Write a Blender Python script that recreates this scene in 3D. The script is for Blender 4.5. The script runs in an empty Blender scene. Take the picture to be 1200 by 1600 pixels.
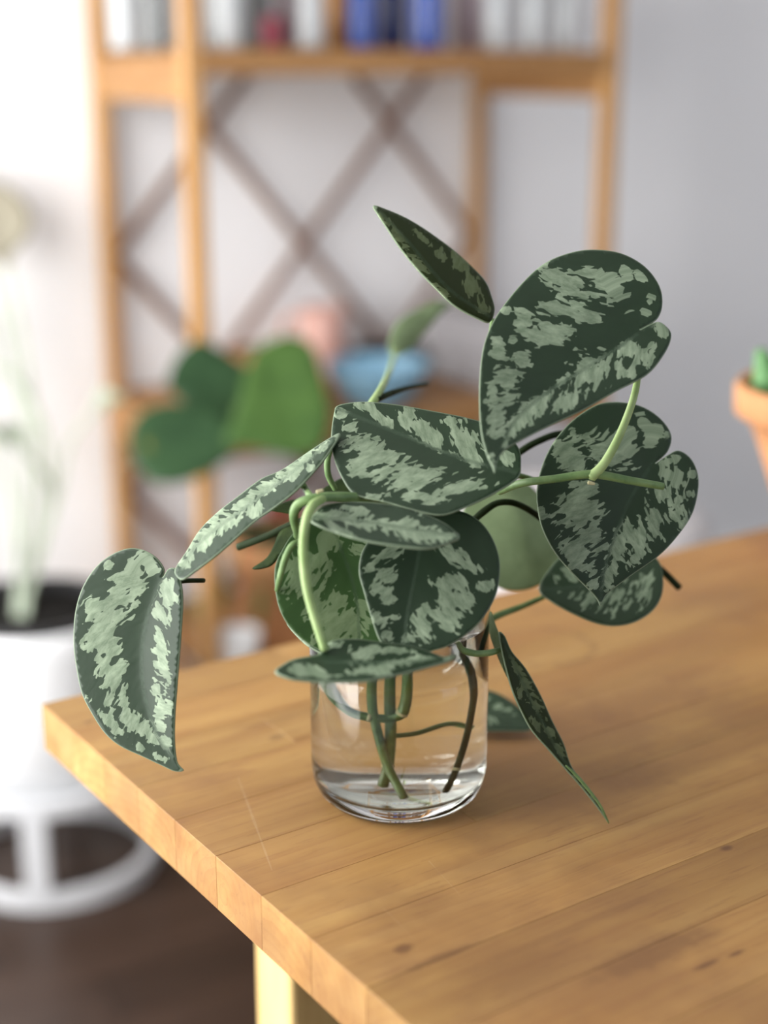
import bpy, bmesh, math, random
from mathutils import Vector, Matrix
from mathutils.geometry import delaunay_2d_cdt

random.seed(7)
sc = bpy.context.scene
COL = sc.collection

# ------------------------------------------------------------------ camera
FPX = 2350.0                       # focal length in pixels of the 1200x1600 frame
PITCH = math.atan(700 / FPX)
CAM_H, TABLE_Z = 1.09, 0.75
cam_data = bpy.data.cameras.new('camera')
cam = bpy.data.objects.new('camera', cam_data)
COL.objects.link(cam)
cam.location = (0, 0, CAM_H)
cam.rotation_euler = (math.pi / 2 - PITCH, 0, 0)
cam_data.sensor_fit = 'VERTICAL'
cam_data.sensor_height = 36
cam_data.sensor_width = 27
cam_data.lens = FPX / 1600 * 36
cam_data.clip_start = 0.02
cam_data.dof.use_dof = True
cam_data.dof.focus_distance = 0.672
cam_data.dof.aperture_fstop = 3.1
sc.camera = cam

# ------------------------------------------------------------------ view
sc.view_settings.view_transform = 'Standard'
sc.view_settings.look = 'None'
sc.view_settings.gamma = 1.0
sc.view_settings.use_curve_mapping = False
sc.view_settings.exposure = 0.0

# ------------------------------------------------------------------ frames
TH = math.radians(29.3)            # room and rack
RC, RS = math.cos(TH), math.sin(TH)
RO = Vector((-0.2587, 2.10, 0))    # front left post of the rack


def room(a, b, z=0.0):
    return Vector((RO.x + a * RC - b * RS, RO.y + a * RS + b * RC, z))


TT = math.radians(34.4)            # table
TA = Vector((math.cos(TT), math.sin(TT), 0))
TB = Vector((math.sin(TT), -math.cos(TT), 0))
TO = Vector((-0.1898, 0.7686, 0))

FW = Vector((0, math.cos(PITCH), -math.sin(PITCH)))
UP = Vector((0, math.sin(PITCH), math.cos(PITCH)))
RT = Vector((1, 0, 0))
CO = Vector((0, 0, CAM_H))


def ray(u, v):
    return FW + RT * ((u - 600) / FPX) + UP * ((800 - v) / FPX)


def P(u, v, d):
    return CO + ray(u, v) * d


def on_z(u, v, z):
    r = ray(u, v)
    return CO + r * ((z - CAM_H) / r.z)


def depth_on_z(u, v, z):
    return (z - CAM_H) / ray(u, v).z


def on_room_b(u, v, b):
    """point where the ray meets the vertical plane at room depth b -> (a, z)"""
    n = Vector((-RS, RC, 0))
    q0 = room(0, b)
    r = ray(u, v)
    t = (q0 - CO).dot(n) / r.dot(n)
    q = CO + r * t
    w = q - RO
    return w.x * RC + w.y * RS, q.z


# ------------------------------------------------------------------ world and window light
world = bpy.data.worlds.new('world')
sc.world = world
world.use_nodes = True
wn = world.node_tree.nodes
wn['Background'].inputs[0].default_value = (0.75, 0.85, 1.0, 1)
wn['Background'].inputs[1].default_value = 1.5

WIN_A = -1.20                      # left wall (with the window)
WIN_B0, WIN_B1, WIN_Z0, WIN_Z1 = -1.55, 0.30, 0.42, 1.80


def area_light(name, loc, direction, sx, sy, energy, color):
    l = bpy.data.lights.new(name, 'AREA')
    l.shape = 'RECTANGLE'
    l.size, l.size_y = sx, sy
    l.energy = energy
    l.color = color
    o = bpy.data.objects.new(name, l)
    COL.objects.link(o)
    o.location = loc
    o.rotation_euler = Vector(direction).to_track_quat('-Z', 'Y').to_euler()
    return o


area_light('window_daylight', room(WIN_A - 0.06, (WIN_B0 + WIN_B1) / 2, (WIN_Z0 + WIN_Z1) / 2),
           (RC, RS, -0.04), 1.75, 1.28, 66, (1.0, 0.975, 0.94))
area_light('front_window_daylight', room(1.1, -3.36, 1.55), (-RS, RC, -0.1), 1.3, 1.2, 9.5, (0.66, 0.78, 1.0))

# ------------------------------------------------------------------ small helpers


def srgb(r, g, b):
    f = lambda c: ((c / 255) / 12.92) if c / 255 <= 0.04045 else (((c / 255) + 0.055) / 1.055) ** 2.4
    return (f(r), f(g), f(b), 1)


def tag(o, label=None, cat=None, group=None, kind=None):
    if label: o['label'] = label
    if cat: o['category'] = cat
    if group: o['group'] = group
    if kind: o['kind'] = kind
    return o


def empty(name, loc=(0, 0, 0), rz=0):
    o = bpy.data.objects.new(name, None)
    COL.objects.link(o)
    o.empty_display_size = 0.05
    o.location = loc
    o.rotation_euler = (0, 0, rz)
    return o


def link(name, me, mats, parent=None, loc=None, rz=None, smooth=False):
    o = bpy.data.objects.new(name, me)
    COL.objects.link(o)
    if not isinstance(mats, (list, tuple)): mats = [mats]
    if len(me.materials) == 0:
        for m in mats: me.materials.append(m)
    if parent: o.parent = parent
    if loc is not None: o.location = loc
    if rz is not None: o.rotation_euler = (0, 0, rz)
    if smooth:
        for p in me.polygons: p.use_smooth = True
    return o


def from_bm(name, bm, mats, parent=None, loc=None, rz=None, smooth=False):
    bmesh.ops.recalc_face_normals(bm, faces=bm.faces)
    me = bpy.data.meshes.new(name)
    bm.to_mesh(me)
    bm.free()
    return link(name, me, mats, parent, loc, rz, smooth)


def box_bm(x0, x1, y0, y1, z0, z1, bevel=0.0, seg=1):
    bm = bmesh.new()
    bmesh.ops.create_cube(bm, size=1)
    for v in bm.verts:
        v.co = Vector((x0 + (v.co.x + .5) * (x1 - x0), y0 + (v.co.y + .5) * (y1 - y0), z0 + (v.co.z + .5) * (z1 - z0)))
    if bevel:
        bmesh.ops.bevel(bm, geom=bm.edges[:], offset=bevel, segments=seg, affect='EDGES', profile=0.5)
    return bm


def box(name, x0, x1, y0, y1, z0, z1, mat, parent=None, loc=None, rz=None, bevel=0.0, seg=1):
    return from_bm(name, box_bm(x0, x1, y0, y1, z0, z1, bevel, seg), mat, parent, loc, rz)


def lathe_bm(profile, n=48, closed=False):
    """profile of (r, z); r = 0 allowed at the ends"""
    bm = bmesh.new()
    rings = []
    for r, z in profile:
        if r < 1e-6:
            rings.append([bm.verts.new((0, 0, z))])
        else:
            rings.append([bm.verts.new((r * math.cos(2 * math.pi * i / n), r * math.sin(2 * math.pi * i / n), z)) for i in range(n)])
    pairs = list(zip(rings[:-1], rings[1:]))
    if closed: pairs.append((rings[-1], rings[0]))
    for A, B in pairs:
        for i in range(n):
            j = (i + 1) % n
            if len(A) == 1 and len(B) == 1: continue
            if len(A) == 1: bm.faces.new((A[0], B[i], B[j]))
            elif len(B) == 1: bm.faces.new((A[i], B[0], A[j]))
            else: bm.faces.new((A[i], B[i], B[j], A[j]))
    return bm


def lathe(name, profile, mat, parent=None, loc=None, n=48, closed=False, smooth=True):
    o = from_bm(name, lathe_bm(profile, n, closed), mat, parent, loc, None, smooth)
    return o


def catmull(pts, sub=8, closed=False):
    n = len(pts)
    out = []
    rng = range(n) if closed else range(n - 1)
    for i in rng:
        if closed:
            p0, p1, p2, p3 = pts[(i - 1) % n], pts[i], pts[(i + 1) % n], pts[(i + 2) % n]
        else:
            p1, p2 = pts[i], pts[i + 1]
            p0 = pts[i - 1] if i > 0 else p1 + (p1 - p2)
            p3 = pts[i + 2] if i + 2 < n else p2 + (p2 - p1)
        for k in range(sub):
            t = k / sub
            out.append(0.5 * ((2 * p1) + (p2 - p0) * t + (2 * p0 - 5 * p1 + 4 * p2 - p3) * t * t + (3 * p1 - p0 - 3 * p2 + p3) * t ** 3))
    if not closed: out.append(pts[-1].copy())
    return out


def tube_bm(pts, radii, n=12, sub=8, bm=None, round_end=True):
    """tapered tube along 3D points"""
    if bm is None: bm = bmesh.new()
    path = catmull([Vector(p) for p in pts], sub)
    m = len(pts) - 1
    rr = []
    for i in range(len(path)):
        t = i / (len(path) - 1) * m
        k = min(int(t), m - 1)
        rr.append(radii[k] + (radii[k + 1] - radii[k]) * (t - k))
    t0 = (path[1] - path[0]).normalized()
    nrm = t0.orthogonal().normalized()
    rings = []
    for i, p in enumerate(path):
        tg = (path[min(i + 1, len(path) - 1)] - path[max(i - 1, 0)])
        tg = tg.normalized() if tg.length > 1e-9 else t0
        nrm = (nrm - tg * nrm.dot(tg)).normalized()
        bn = tg.cross(nrm)
        rings.append([bm.verts.new(p + (nrm * math.cos(2 * math.pi * j / n) + bn * math.sin(2 * math.pi * j / n)) * rr[i]) for j in range(n)])
    for A, B in zip(rings[:-1], rings[1:]):
        for j in range(n):
            bm.faces.new((A[j], A[(j + 1) % n], B[(j + 1) % n], B[j]))
    for R, p, q, r in ((rings[0], path[0], path[1], rr[0]), (rings[-1], path[-1], path[-2], rr[-1])):
        tip = bm.verts.new(p + (p - q).normalized() * r * 0.45)
        for j in range(n): bm.faces.new((R[j], R[(j + 1) % n], tip))
    return bm


def tube(name, pts, radii, mat, parent=None, n=12, sub=8):
    if isinstance(radii, (int, float)): radii = [radii] * len(pts)
    return from_bm(name, tube_bm(pts, radii, n, sub), mat, parent, None, None, True)


# ------------------------------------------------------------------ materials


class NT:
    def __init__(self, name):
        self.m = bpy.data.materials.new(name)
        self.m.use_nodes = True
        self.t = self.m.node_tree
        self.b = self.t.nodes['Principled BSDF']
        self.out = self.t.nodes['Material Output']

    def n(self, kind, **kw):
        nd = self.t.nodes.new(kind)
        for k, v in kw.items(): setattr(nd, k, v)
        return nd

    def l(self, a, b): self.t.links.new(a, b)

    def val(self, sock, v):
        if hasattr(v, 'is_linked') or isinstance(v, bpy.types.NodeSocket): self.l(v, sock)
        else: sock.default_value = v

    def math(self, op, a, b=0.0, c=0.0, clamp=False):
        nd = self.n('ShaderNodeMath', operation=op, use_clamp=clamp)
        self.val(nd.inputs[0], a); self.val(nd.inputs[1], b); self.val(nd.inputs[2], c)
        return nd.outputs[0]

    def mix(self, f, a, b, blend='MIX'):
        nd = self.n('ShaderNodeMix', data_type='RGBA', blend_type=blend)
        self.val(nd.inputs[0], f); self.val(nd.inputs[6], a); self.val(nd.inputs[7], b)
        return nd.outputs[2]

    def noise(self, vec, scale, detail=3, rough=0.5, dist=0.0):
        nd = self.n('ShaderNodeTexNoise')
        if vec is not None: self.l(vec, nd.inputs['Vector'])
        nd.inputs['Scale'].default_value = scale
        nd.inputs['Detail'].default_value = detail
        nd.inputs['Roughness'].default_value = rough
        nd.inputs['Distortion'].default_value = dist
        return nd.outputs['Fac']

    def ramp(self, f, stops):
        nd = self.n('ShaderNodeValToRGB')
        el = nd.color_ramp.elements
        while len(el) < len(stops): el.new(0.5)
        for e, (p, c) in zip(el, stops): e.position, e.color = p, c
        self.l(f, nd.inputs[0])
        return nd.outputs[0]

    def smooth(self, x, e0, e1):
        nd = self.n('ShaderNodeMapRange', interpolation_type='SMOOTHSTEP')
        self.val(nd.inputs[0], x); nd.inputs[1].default_value = e0; nd.inputs[2].default_value = e1
        return nd.outputs[0]

    def bump(self, h, strength=0.2, dist=0.001):
        nd = self.n('ShaderNodeBump')
        nd.inputs['Strength'].default_value = strength
        nd.inputs['Distance'].default_value = dist
        self.l(h, nd.inputs['Height'])
        self.l(nd.outputs[0], self.b.inputs['Normal'])


def plain(name, col, rough=0.6, spec=0.4, var=0.08, scale=8.0, metallic=0.0):
    k = NT(name)
    co = k.n('ShaderNodeTexCoord').outputs['Object']
    nz = k.noise(co, scale, 4, 0.6)
    dark = tuple(c * (1 - var * 2) for c in col[:3]) + (1,)
    lite = tuple(min(1, c * (1 + var)) for c in col[:3]) + (1,)
    k.l(k.mix(nz, dark, lite), k.b.inputs['Base Color'])
    k.b.inputs['Roughness'].default_value = rough
    k.b.inputs['Specular IOR Level'].default_value = spec
    k.b.inputs['Metallic'].default_value = metallic
    return k.m


def wood(name, light, dark, stretch=(1, 14, 14), scale=6, rough=0.45, rnd=0.25, bump=0.15):
    k = NT(name)
    co = k.n('ShaderNodeTexCoord').outputs['Object']
    inf = k.n('ShaderNodeObjectInfo').outputs['Random']
    off = k.n('ShaderNodeVectorMath', operation='SCALE')
    cmb = k.n('ShaderNodeCombineXYZ')
    for i in range(3): k.l(inf, cmb.inputs[i])
    k.l(cmb.outputs[0], off.inputs[0]); off.inputs['Scale'].default_value = 37
    add = k.n('ShaderNodeVectorMath', operation='ADD')
    k.l(co, add.inputs[0]); k.l(off.outputs[0], add.inputs[1])
    mp = k.n('ShaderNodeMapping')
    mp.inputs['Scale'].default_value = stretch
    k.l(add.outputs[0], mp.inputs['Vector'])
    g = k.noise(mp.outputs[0], scale, 5, 0.6, 0.4)
    c = k.mix(k.smooth(g, 0.3, 0.75), light, dark)
    tint = k.math('MULTIPLY_ADD', inf, rnd, 1 - rnd / 2)
    cc = k.n('ShaderNodeMix', data_type='RGBA', blend_type='MULTIPLY')
    cc.inputs[0].default_value = 1
    k.l(c, cc.inputs[6]); k.l(tint, cc.inputs[7])
    k.l(cc.outputs[2], k.b.inputs['Base Color'])
    k.b.inputs['Roughness'].default_value = rough
    k.b.inputs['Specular IOR Level'].default_value = 0.35
    if bump: k.bump(g, bump, 0.002)
    return k.m


def glass_mat(name, col=(1, 1, 1, 1), ior=1.45, rough=0.0):
    k = NT(name)
    k.b.inputs['Base Color'].default_value = col
    k.b.inputs['Transmission Weight'].default_value = 1.0
    k.b.inputs['IOR'].default_value = ior
    co = k.n('ShaderNodeTexCoord').outputs['Object']
    nz = k.noise(co, 40, 2, 0.5)
    k.l(k.math('MULTIPLY_ADD', nz, 0.01, rough), k.b.inputs['Roughness'])
    return k.m


M = {}
M['wall'] = plain('wall_paint', (0.86, 0.85, 0.85, 1), 0.9, 0.2, 0.02, 3)
M['ceiling'] = plain('ceiling_paint', (0.85, 0.85, 0.85, 1), 0.9, 0.2, 0.01, 3)
M['white_trim'] = plain('white_trim_paint', (0.8, 0.8, 0.8, 1), 0.5, 0.4, 0.02, 5)
M['white_metal'] = plain('white_metal', (0.62, 0.63, 0.65, 1), 0.35, 0.5, 0.02, 5)
M['white_ceramic'] = plain('white_ceramic', (0.86, 0.87, 0.88, 1), 0.25, 0.5, 0.02, 5)
M['soil'] = plain('soil', (0.012, 0.011, 0.010, 1), 0.95, 0.1, 0.4, 60)
M['black_plastic'] = plain('black_plastic', (0.012, 0.012, 0.014, 1), 0.45, 0.4, 0.1, 10)
M['terracotta'] = plain('terracotta', (0.47, 0.225, 0.10, 1), 0.8, 0.25, 0.12, 18)
M['blue_glaze'] = plain('blue_glaze', (0.24, 0.45, 0.60, 1), 0.22, 0.5, 0.08, 12)
M['pink_glaze'] = plain('pink_glaze', (0.62, 0.36, 0.30, 1), 0.5, 0.4, 0.06, 12)
M['grey_card'] = plain('grey_card', (0.30, 0.29, 0.30, 1), 0.7, 0.3, 0.06, 12)
M['pale_fabric'] = plain('pale_fabric', (0.66, 0.63, 0.63, 1), 0.95, 0.1, 0.06, 120)
M['red_glaze'] = plain('red_glaze', (0.26, 0.030, 0.055, 1), 0.3, 0.5, 0.1, 20)
M['pine'] = wood('pine', (0.50, 0.28, 0.105, 1), (0.32, 0.15, 0.045, 1), (14, 14, 1), 5, 0.5)
M['pine_flat'] = wood('pine_board', (0.38, 0.20, 0.075, 1), (0.25, 0.115, 0.038, 1), (1, 14, 14), 5, 0.5)
M['pine_leg'] = wood('pale_leg_wood', (0.74, 0.55, 0.25, 1), (0.62, 0.42, 0.17, 1), (14, 14, 1), 5, 0.45)
M['lattice'] = wood('lattice_wood', (0.22, 0.105, 0.058, 1), (0.13, 0.058, 0.030, 1), (1, 14, 14), 6, 0.6)
M['floor_board'] = wood('dark_floor_wood', (0.042, 0.023, 0.015, 1), (0.020, 0.011, 0.007, 1), (1, 12, 12), 5, 0.4, 0.6)
M['glass'] = glass_mat('jar_glass', (0.975, 0.99, 0.98, 1), 1.46)
M['water'] = glass_mat('water', (0.95, 0.955, 0.91, 1), 1.333)
M['clear_glass'] = glass_mat('tumbler_glass', (0.93, 0.96, 0.97, 1), 1.45, 0.03)
M['blue_glass'] = plain('cobalt_glass', (0.018, 0.065, 0.32, 1), 0.12, 0.6, 0.05, 6)
M['deep_blue_glass'] = plain('deep_cobalt_glass', (0.008, 0.020, 0.11, 1), 0.12, 0.6, 0.05, 6)
M['frosted'] = plain('frosted_white_glass', (0.46, 0.48, 0.49, 1), 0.3, 0.5, 0.03, 6)
M['amber'] = plain('amber_glass', (0.42, 0.19, 0.035, 1), 0.2, 0.5, 0.05, 6)
M['smoke'] = plain('smoke_grey_glass', (0.16, 0.17, 0.17, 1), 0.2, 0.5, 0.05, 6)
M['mauve'] = plain('pale_mauve_glass', (0.46, 0.38, 0.42, 1), 0.3, 0.5, 0.05, 6)


def butcher_block():
    """maple staves: rings round an axis below or above the stave, fine streaks along it; stains in table coordinates"""
    k = NT('butcher_block_wood')
    tc = k.n('ShaderNodeTexCoord')
    rnd = k.n('ShaderNodeObjectInfo').outputs['Random']
    co = tc.outputs['Object']
    sep = k.n('ShaderNodeSeparateXYZ'); k.l(co, sep.inputs[0])
    X, Y, Z = sep.outputs
    # per-stave ring centre
    wn_ = k.n('ShaderNodeTexWhiteNoise', noise_dimensions='1D'); k.l(rnd, wn_.inputs['W'])
    sc_ = k.n('ShaderNodeSeparateColor'); k.l(wn_.outputs['Color'], sc_.inputs[0])
    r0, r1, r2 = sc_.outputs
    cy = k.math('MULTIPLY_ADD', r0, 0.10, -0.05)
    cz = k.math('MULTIPLY_ADD', r1, 0.08, -0.075)
    off = k.n('ShaderNodeCombineXYZ')
    k.l(k.math('MULTIPLY', r2, 31.0), off.inputs[0]); k.l(k.math('MULTIPLY', r0, 17.0), off.inputs[1]); k.l(k.math('MULTIPLY', r1, 23.0), off.inputs[2])
    st = k.n('ShaderNodeCombineXYZ')
    k.l(k.math('MULTIPLY', X, 0.10), st.inputs[0]); k.l(Y, st.inputs[1]); k.l(Z, st.inputs[2])
    va = k.n('ShaderNodeVectorMath', operation='ADD'); k.l(st.outputs[0], va.inputs[0]); k.l(off.outputs[0], va.inputs[1])
    warp = k.noise(va.outputs[0], 28, 2, 0.5)
    dy = k.math('SUBTRACT', Y, cy); dz = k.math('SUBTRACT', Z, cz)
    rad = k.math('SQRT', k.math('ADD', k.math('MULTIPLY', dy, dy), k.math('MULTIPLY', dz, dz)))
    rad = k.math('MULTIPLY_ADD', warp, 0.012, rad)
    ring = k.math('FRACT', k.math('MULTIPLY', rad, 190.0))
    ring = k.math('POWER', ring, 3.0)
    streak = k.noise(va.outputs[0], 420, 4, 0.65)
    broad = k.noise(va.outputs[0], 45, 3, 0.6)
    base = k.ramp(broad, [(0.25, (0.260, 0.130, 0.040, 1)), (0.55, (0.355, 0.205, 0.068, 1)), (0.8, (0.400, 0.248, 0.092, 1))])
    c = k.mix(k.math('MULTIPLY', ring, 0.32), base, (0.22, 0.095, 0.036, 1))
    c = k.mix(k.math('MULTIPLY', k.smooth(streak, 0.52, 0.72), 0.48), c, (0.20, 0.090, 0.038, 1))
    # stave to stave tone
    tone = k.math('MULTIPLY_ADD', r2, 0.30, 0.83)
    tm = k.n('ShaderNodeMix', data_type='RGBA', blend_type='MULTIPLY'); tm.inputs[0].default_value = 1
    k.l(c, tm.inputs[6]); k.l(tone, tm.inputs[7]); c = tm.outputs[2]
    c = k.mix(k.math('MULTIPLY', r1, 0.35), c, k.mix(0.6, c, (0.37, 0.165, 0.070, 1)))
    # worn grey-brown patches, stains and marks across the whole top
    geo = k.n('ShaderNodeNewGeometry').outputs['Position']
    big = k.noise(geo, 9, 4, 0.6)
    c = k.mix(k.math('MULTIPLY', k.smooth(big, 0.46, 0.66), 0.55), c, (0.20, 0.100, 0.044, 1))
    sp = k.n('ShaderNodeSeparateXYZ'); k.l(geo, sp.inputs[0])
    GX, GY, GZ = sp.outputs
    jit = k.noise(geo, 120, 3, 0.6)
    ctt, stt = math.cos(TT), math.sin(TT)

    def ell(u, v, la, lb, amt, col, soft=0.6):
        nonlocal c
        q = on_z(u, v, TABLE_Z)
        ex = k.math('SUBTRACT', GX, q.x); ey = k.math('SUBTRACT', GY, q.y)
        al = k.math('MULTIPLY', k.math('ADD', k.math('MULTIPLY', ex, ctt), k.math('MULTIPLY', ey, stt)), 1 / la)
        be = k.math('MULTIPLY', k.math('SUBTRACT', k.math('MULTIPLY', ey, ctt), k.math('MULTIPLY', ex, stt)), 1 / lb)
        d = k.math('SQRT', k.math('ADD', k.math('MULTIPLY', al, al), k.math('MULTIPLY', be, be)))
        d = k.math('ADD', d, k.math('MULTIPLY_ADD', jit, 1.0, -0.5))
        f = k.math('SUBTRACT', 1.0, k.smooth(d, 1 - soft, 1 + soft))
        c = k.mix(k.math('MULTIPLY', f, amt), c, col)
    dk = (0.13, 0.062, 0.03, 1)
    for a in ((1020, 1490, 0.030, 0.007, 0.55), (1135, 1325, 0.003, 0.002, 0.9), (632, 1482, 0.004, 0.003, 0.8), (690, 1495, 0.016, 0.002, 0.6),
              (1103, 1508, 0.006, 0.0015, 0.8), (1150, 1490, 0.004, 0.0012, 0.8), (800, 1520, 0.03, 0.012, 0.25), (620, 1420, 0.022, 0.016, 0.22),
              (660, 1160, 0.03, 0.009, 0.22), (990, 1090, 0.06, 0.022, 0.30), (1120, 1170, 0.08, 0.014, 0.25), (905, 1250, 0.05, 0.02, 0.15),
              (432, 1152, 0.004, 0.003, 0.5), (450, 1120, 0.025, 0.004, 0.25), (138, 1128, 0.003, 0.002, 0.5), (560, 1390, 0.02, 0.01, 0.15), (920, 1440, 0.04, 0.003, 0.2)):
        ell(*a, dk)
    # cup ring
    q = on_z(850, 1010, TABLE_Z)
    ex = k.math('SUBTRACT', GX, q.x); ey = k.math('SUBTRACT', GY, q.y)
    d = k.math('SQRT', k.math('ADD', k.math('MULTIPLY', ex, ex), k.math('MULTIPLY', ey, ey)))
    d = k.math('ABSOLUTE', k.math('SUBTRACT', d, 0.030))
    f = k.math('SUBTRACT', 1.0, k.smooth(d, 0.0008, 0.0035))
    c = k.mix(k.math('MULTIPLY', k.math('MULTIPLY', f, k.smooth(jit, 0.35, 0.6)), 0.45), c, dk)
    # pale scratches
    for (u0, v0, u1, v1) in ((372, 1215, 425, 1360), (670, 1345, 720, 1400), (600, 1420, 650, 1470), (790, 1405, 800, 1440)):
        a, b = on_z(u0, v0, TABLE_Z), on_z(u1, v1, TABLE_Z)
        L = (b - a).length; dx, dy_ = (b - a).x / L, (b - a).y / L
        ex = k.math('SUBTRACT', GX, a.x); ey = k.math('SUBTRACT', GY, a.y)
        al = k.math('ADD', k.math('MULTIPLY', ex, dx), k.math('MULTIPLY', ey, dy_))
        be = k.math('ABSOLUTE', k.math('SUBTRACT', k.math('MULTIPLY', ey, dx), k.math('MULTIPLY', ex, dy_)))
        be = k.math('ADD', be, k.math('MULTIPLY', k.math('SUBTRACT', big, 0.5), 0.004))
        f = k.math('MULTIPLY', k.math('SUBTRACT', 1.0, k.smooth(k.math('ABSOLUTE', be), 0.0001, 0.0006)), k.math('MULTIPLY', k.math('GREATER_THAN', al, 0.0), k.math('LESS_THAN', al, L)))
        c = k.mix(k.math('MULTIPLY', f, 0.07), c, (0.9, 0.8, 0.62, 1))
    k.l(c, k.b.inputs['Base Color'])
    rr = k.math('MULTIPLY_ADD', broad, 0.2, 0.36)
    k.l(rr, k.b.inputs['Roughness'])
    k.b.inputs['Specular IOR Level'].default_value = 0.22
    k.bump(k.math('MULTIPLY_ADD', streak, 0.5, k.math('MULTIPLY', ring, 0.3)), 0.10, 0.0006)
    return k.m


M['block'] = butcher_block()


def satin_leaf(name, dim=1.0, olive=0.0):
    """dark green with silver splashes: the splash layout is stored on the leaf (F), its ragged edges come from noise along the veins"""
    k = NT(name)
    uv = k.n('ShaderNodeUVMap', uv_map='leaf').outputs[0]
    att = lambda n: k.n('ShaderNodeAttribute', attribute_name=n).outputs['Fac']
    F, E, young = att('splash'), att('margin'), att('young')
    mp = k.n('ShaderNodeMapping'); mp.inputs['Scale'].default_value = (1.0, 1.7, 1); k.l(uv, mp.inputs['Vector'])
    n1 = k.noise(mp.outputs[0], 105, 1.5, 0.55)
    vor = k.n('ShaderNodeTexVoronoi', feature='F1'); vor.inputs['Scale'].default_value = 300
    k.l(mp.outputs[0], vor.inputs['Vector'])
    vs = k.n('ShaderNodeSeparateColor'); k.l(vor.outputs['Color'], vs.inputs[0])
    cell = vs.outputs[0]
    n2 = k.noise(mp.outputs[0], 170, 4, 0.7)
    n3 = k.noise(uv, 60, 3, 0.6)
    s = k.math('ADD', F, k.math('MULTIPLY', k.math('SUBTRACT', n1, 0.5), 0.80))
    n4 = k.noise(uv, 210, 2, 0.5)
    s = k.math('ADD', s, k.math('MULTIPLY', k.math('SUBTRACT', n4, 0.5), 0.35))
    s = k.math('ADD', s, k.math('MULTIPLY', k.math('SUBTRACT', cell, 0.5), 0.42))
    mask = k.smooth(s, 0.495, 0.52)
    dark = k.mix(n3, (0.010 * dim, 0.024 * dim, 0.010 * dim, 1), (0.021 * dim, 0.043 * dim, 0.020 * dim, 1))
    dark = k.mix(young, dark, k.mix(n3, (0.035, 0.085, 0.022, 1), (0.055, 0.13, 0.03, 1)))  # brighter greens put into the colour for light passing through the leaf
    silver = k.mix(k.smooth(n2, 0.3, 0.7), (0.145 * dim, 0.20 * dim, 0.125 * dim, 1), (0.30 * dim, 0.375 * dim, 0.255 * dim, 1))
    if olive: dark, silver = k.mix(olive, dark, (0.022, 0.030, 0.006, 1)), k.mix(olive, silver, (0.080, 0.100, 0.028, 1))
    silver = k.mix(k.math('MULTIPLY', young, 0.7), silver, (0.20, 0.30, 0.12, 1))
    col = k.mix(k.math('MULTIPLY', mask, k.math('MULTIPLY_ADD', k.smooth(n3, 0.25, 0.7), 0.35, 0.65)), dark, silver)
    mid = att('midrib')
    col = k.mix(k.math('MULTIPLY', k.math('SUBTRACT', 1, k.smooth(mid, 0.0003, 0.0012)), 0.35), col, (0.05, 0.085, 0.05, 1))
    rim = k.math('SUBTRACT', 1.0, k.smooth(E, 0.0001, 0.0005))
    col = k.mix(k.math('MULTIPLY', rim, 0.5), col, (0.33, 0.42, 0.28, 1))
    k.l(col, k.b.inputs['Base Color'])
    k.b.inputs['Roughness'].default_value = 0.50
    k.b.inputs['Specular IOR Level'].default_value = 0.12 if olive else 0.32
    hb = k.math('ADD', k.math('MULTIPLY', n1, 0.6), k.math('MULTIPLY', mask, 0.25))
    k.bump(hb, 0.25, 0.0012)
    tr = k.n('ShaderNodeBsdfTranslucent')
    k.l(k.mix(0.5, col, (0.12, 0.22, 0.03, 1)), tr.inputs['Color'])
    mx = k.n('ShaderNodeMixShader')
    k.l(k.math('MULTIPLY_ADD', young, 0.22, 0.08), mx.inputs[0])
    k.l(k.b.outputs[0], mx.inputs[1]); k.l(tr.outputs[0], mx.inputs[2])
    k.l(mx.outputs[0], k.out.inputs['Surface'])
    return k.m


def green_leaf(name, c0, c1, scale=40, trans=0.15, rough=0.5, spots=None, spec=0.25):
    k = NT(name)
    co = k.n('ShaderNodeTexCoord').outputs['Object']
    nz = k.noise(co, scale, 4, 0.6)
    col = k.mix(k.smooth(nz, 0.3, 0.7), c0, c1)
    if spots:
        s2 = k.noise(co, spots[1], 2, 0.5)
        col = k.mix(k.smooth(s2, spots[2], spots[2] + 0.05), col, spots[0])
    k.l(col, k.b.inputs['Base Color'])
    k.b.inputs['Roughness'].default_value = rough
    k.b.inputs['Specular IOR Level'].default_value = spec
    k.bump(nz, 0.15, 0.001)
    tr = k.n('ShaderNodeBsdfTranslucent')
    k.l(col, tr.inputs['Color'])
    mx = k.n('ShaderNodeMixShader'); mx.inputs[0].default_value = trans
    k.l(k.b.outputs[0], mx.inputs[1]); k.l(tr.outputs[0], mx.inputs[2])
    k.l(mx.outputs[0], k.out.inputs['Surface'])
    return k.m


M['leaf'] = satin_leaf('satin_leaf')
M['leaf_olive'] = satin_leaf('olive_satin_leaf', 1.0, 0.75)
M['leaf_under'] = green_leaf('leaf_underside', (0.15, 0.205, 0.10, 1), (0.21, 0.28, 0.145, 1), 60, 0.25)
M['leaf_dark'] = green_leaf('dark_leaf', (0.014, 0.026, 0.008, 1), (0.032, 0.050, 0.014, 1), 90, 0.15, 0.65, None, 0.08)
M['stem_light'] = green_leaf('pale_stem', (0.25, 0.36, 0.13, 1), (0.36, 0.48, 0.21, 1), 70, 0.1, 0.4)
M['stem_mid'] = green_leaf('green_stem', (0.11, 0.19, 0.07, 1), (0.18, 0.28, 0.11, 1), 120, 0.08, 0.4)
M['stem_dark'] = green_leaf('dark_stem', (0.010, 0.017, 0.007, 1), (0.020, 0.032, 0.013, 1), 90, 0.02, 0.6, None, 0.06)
M['stem_water'] = green_leaf('wet_stem', (0.055, 0.11, 0.03, 1), (0.10, 0.18, 0.055, 1), 120, 0.08, 0.3)
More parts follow.
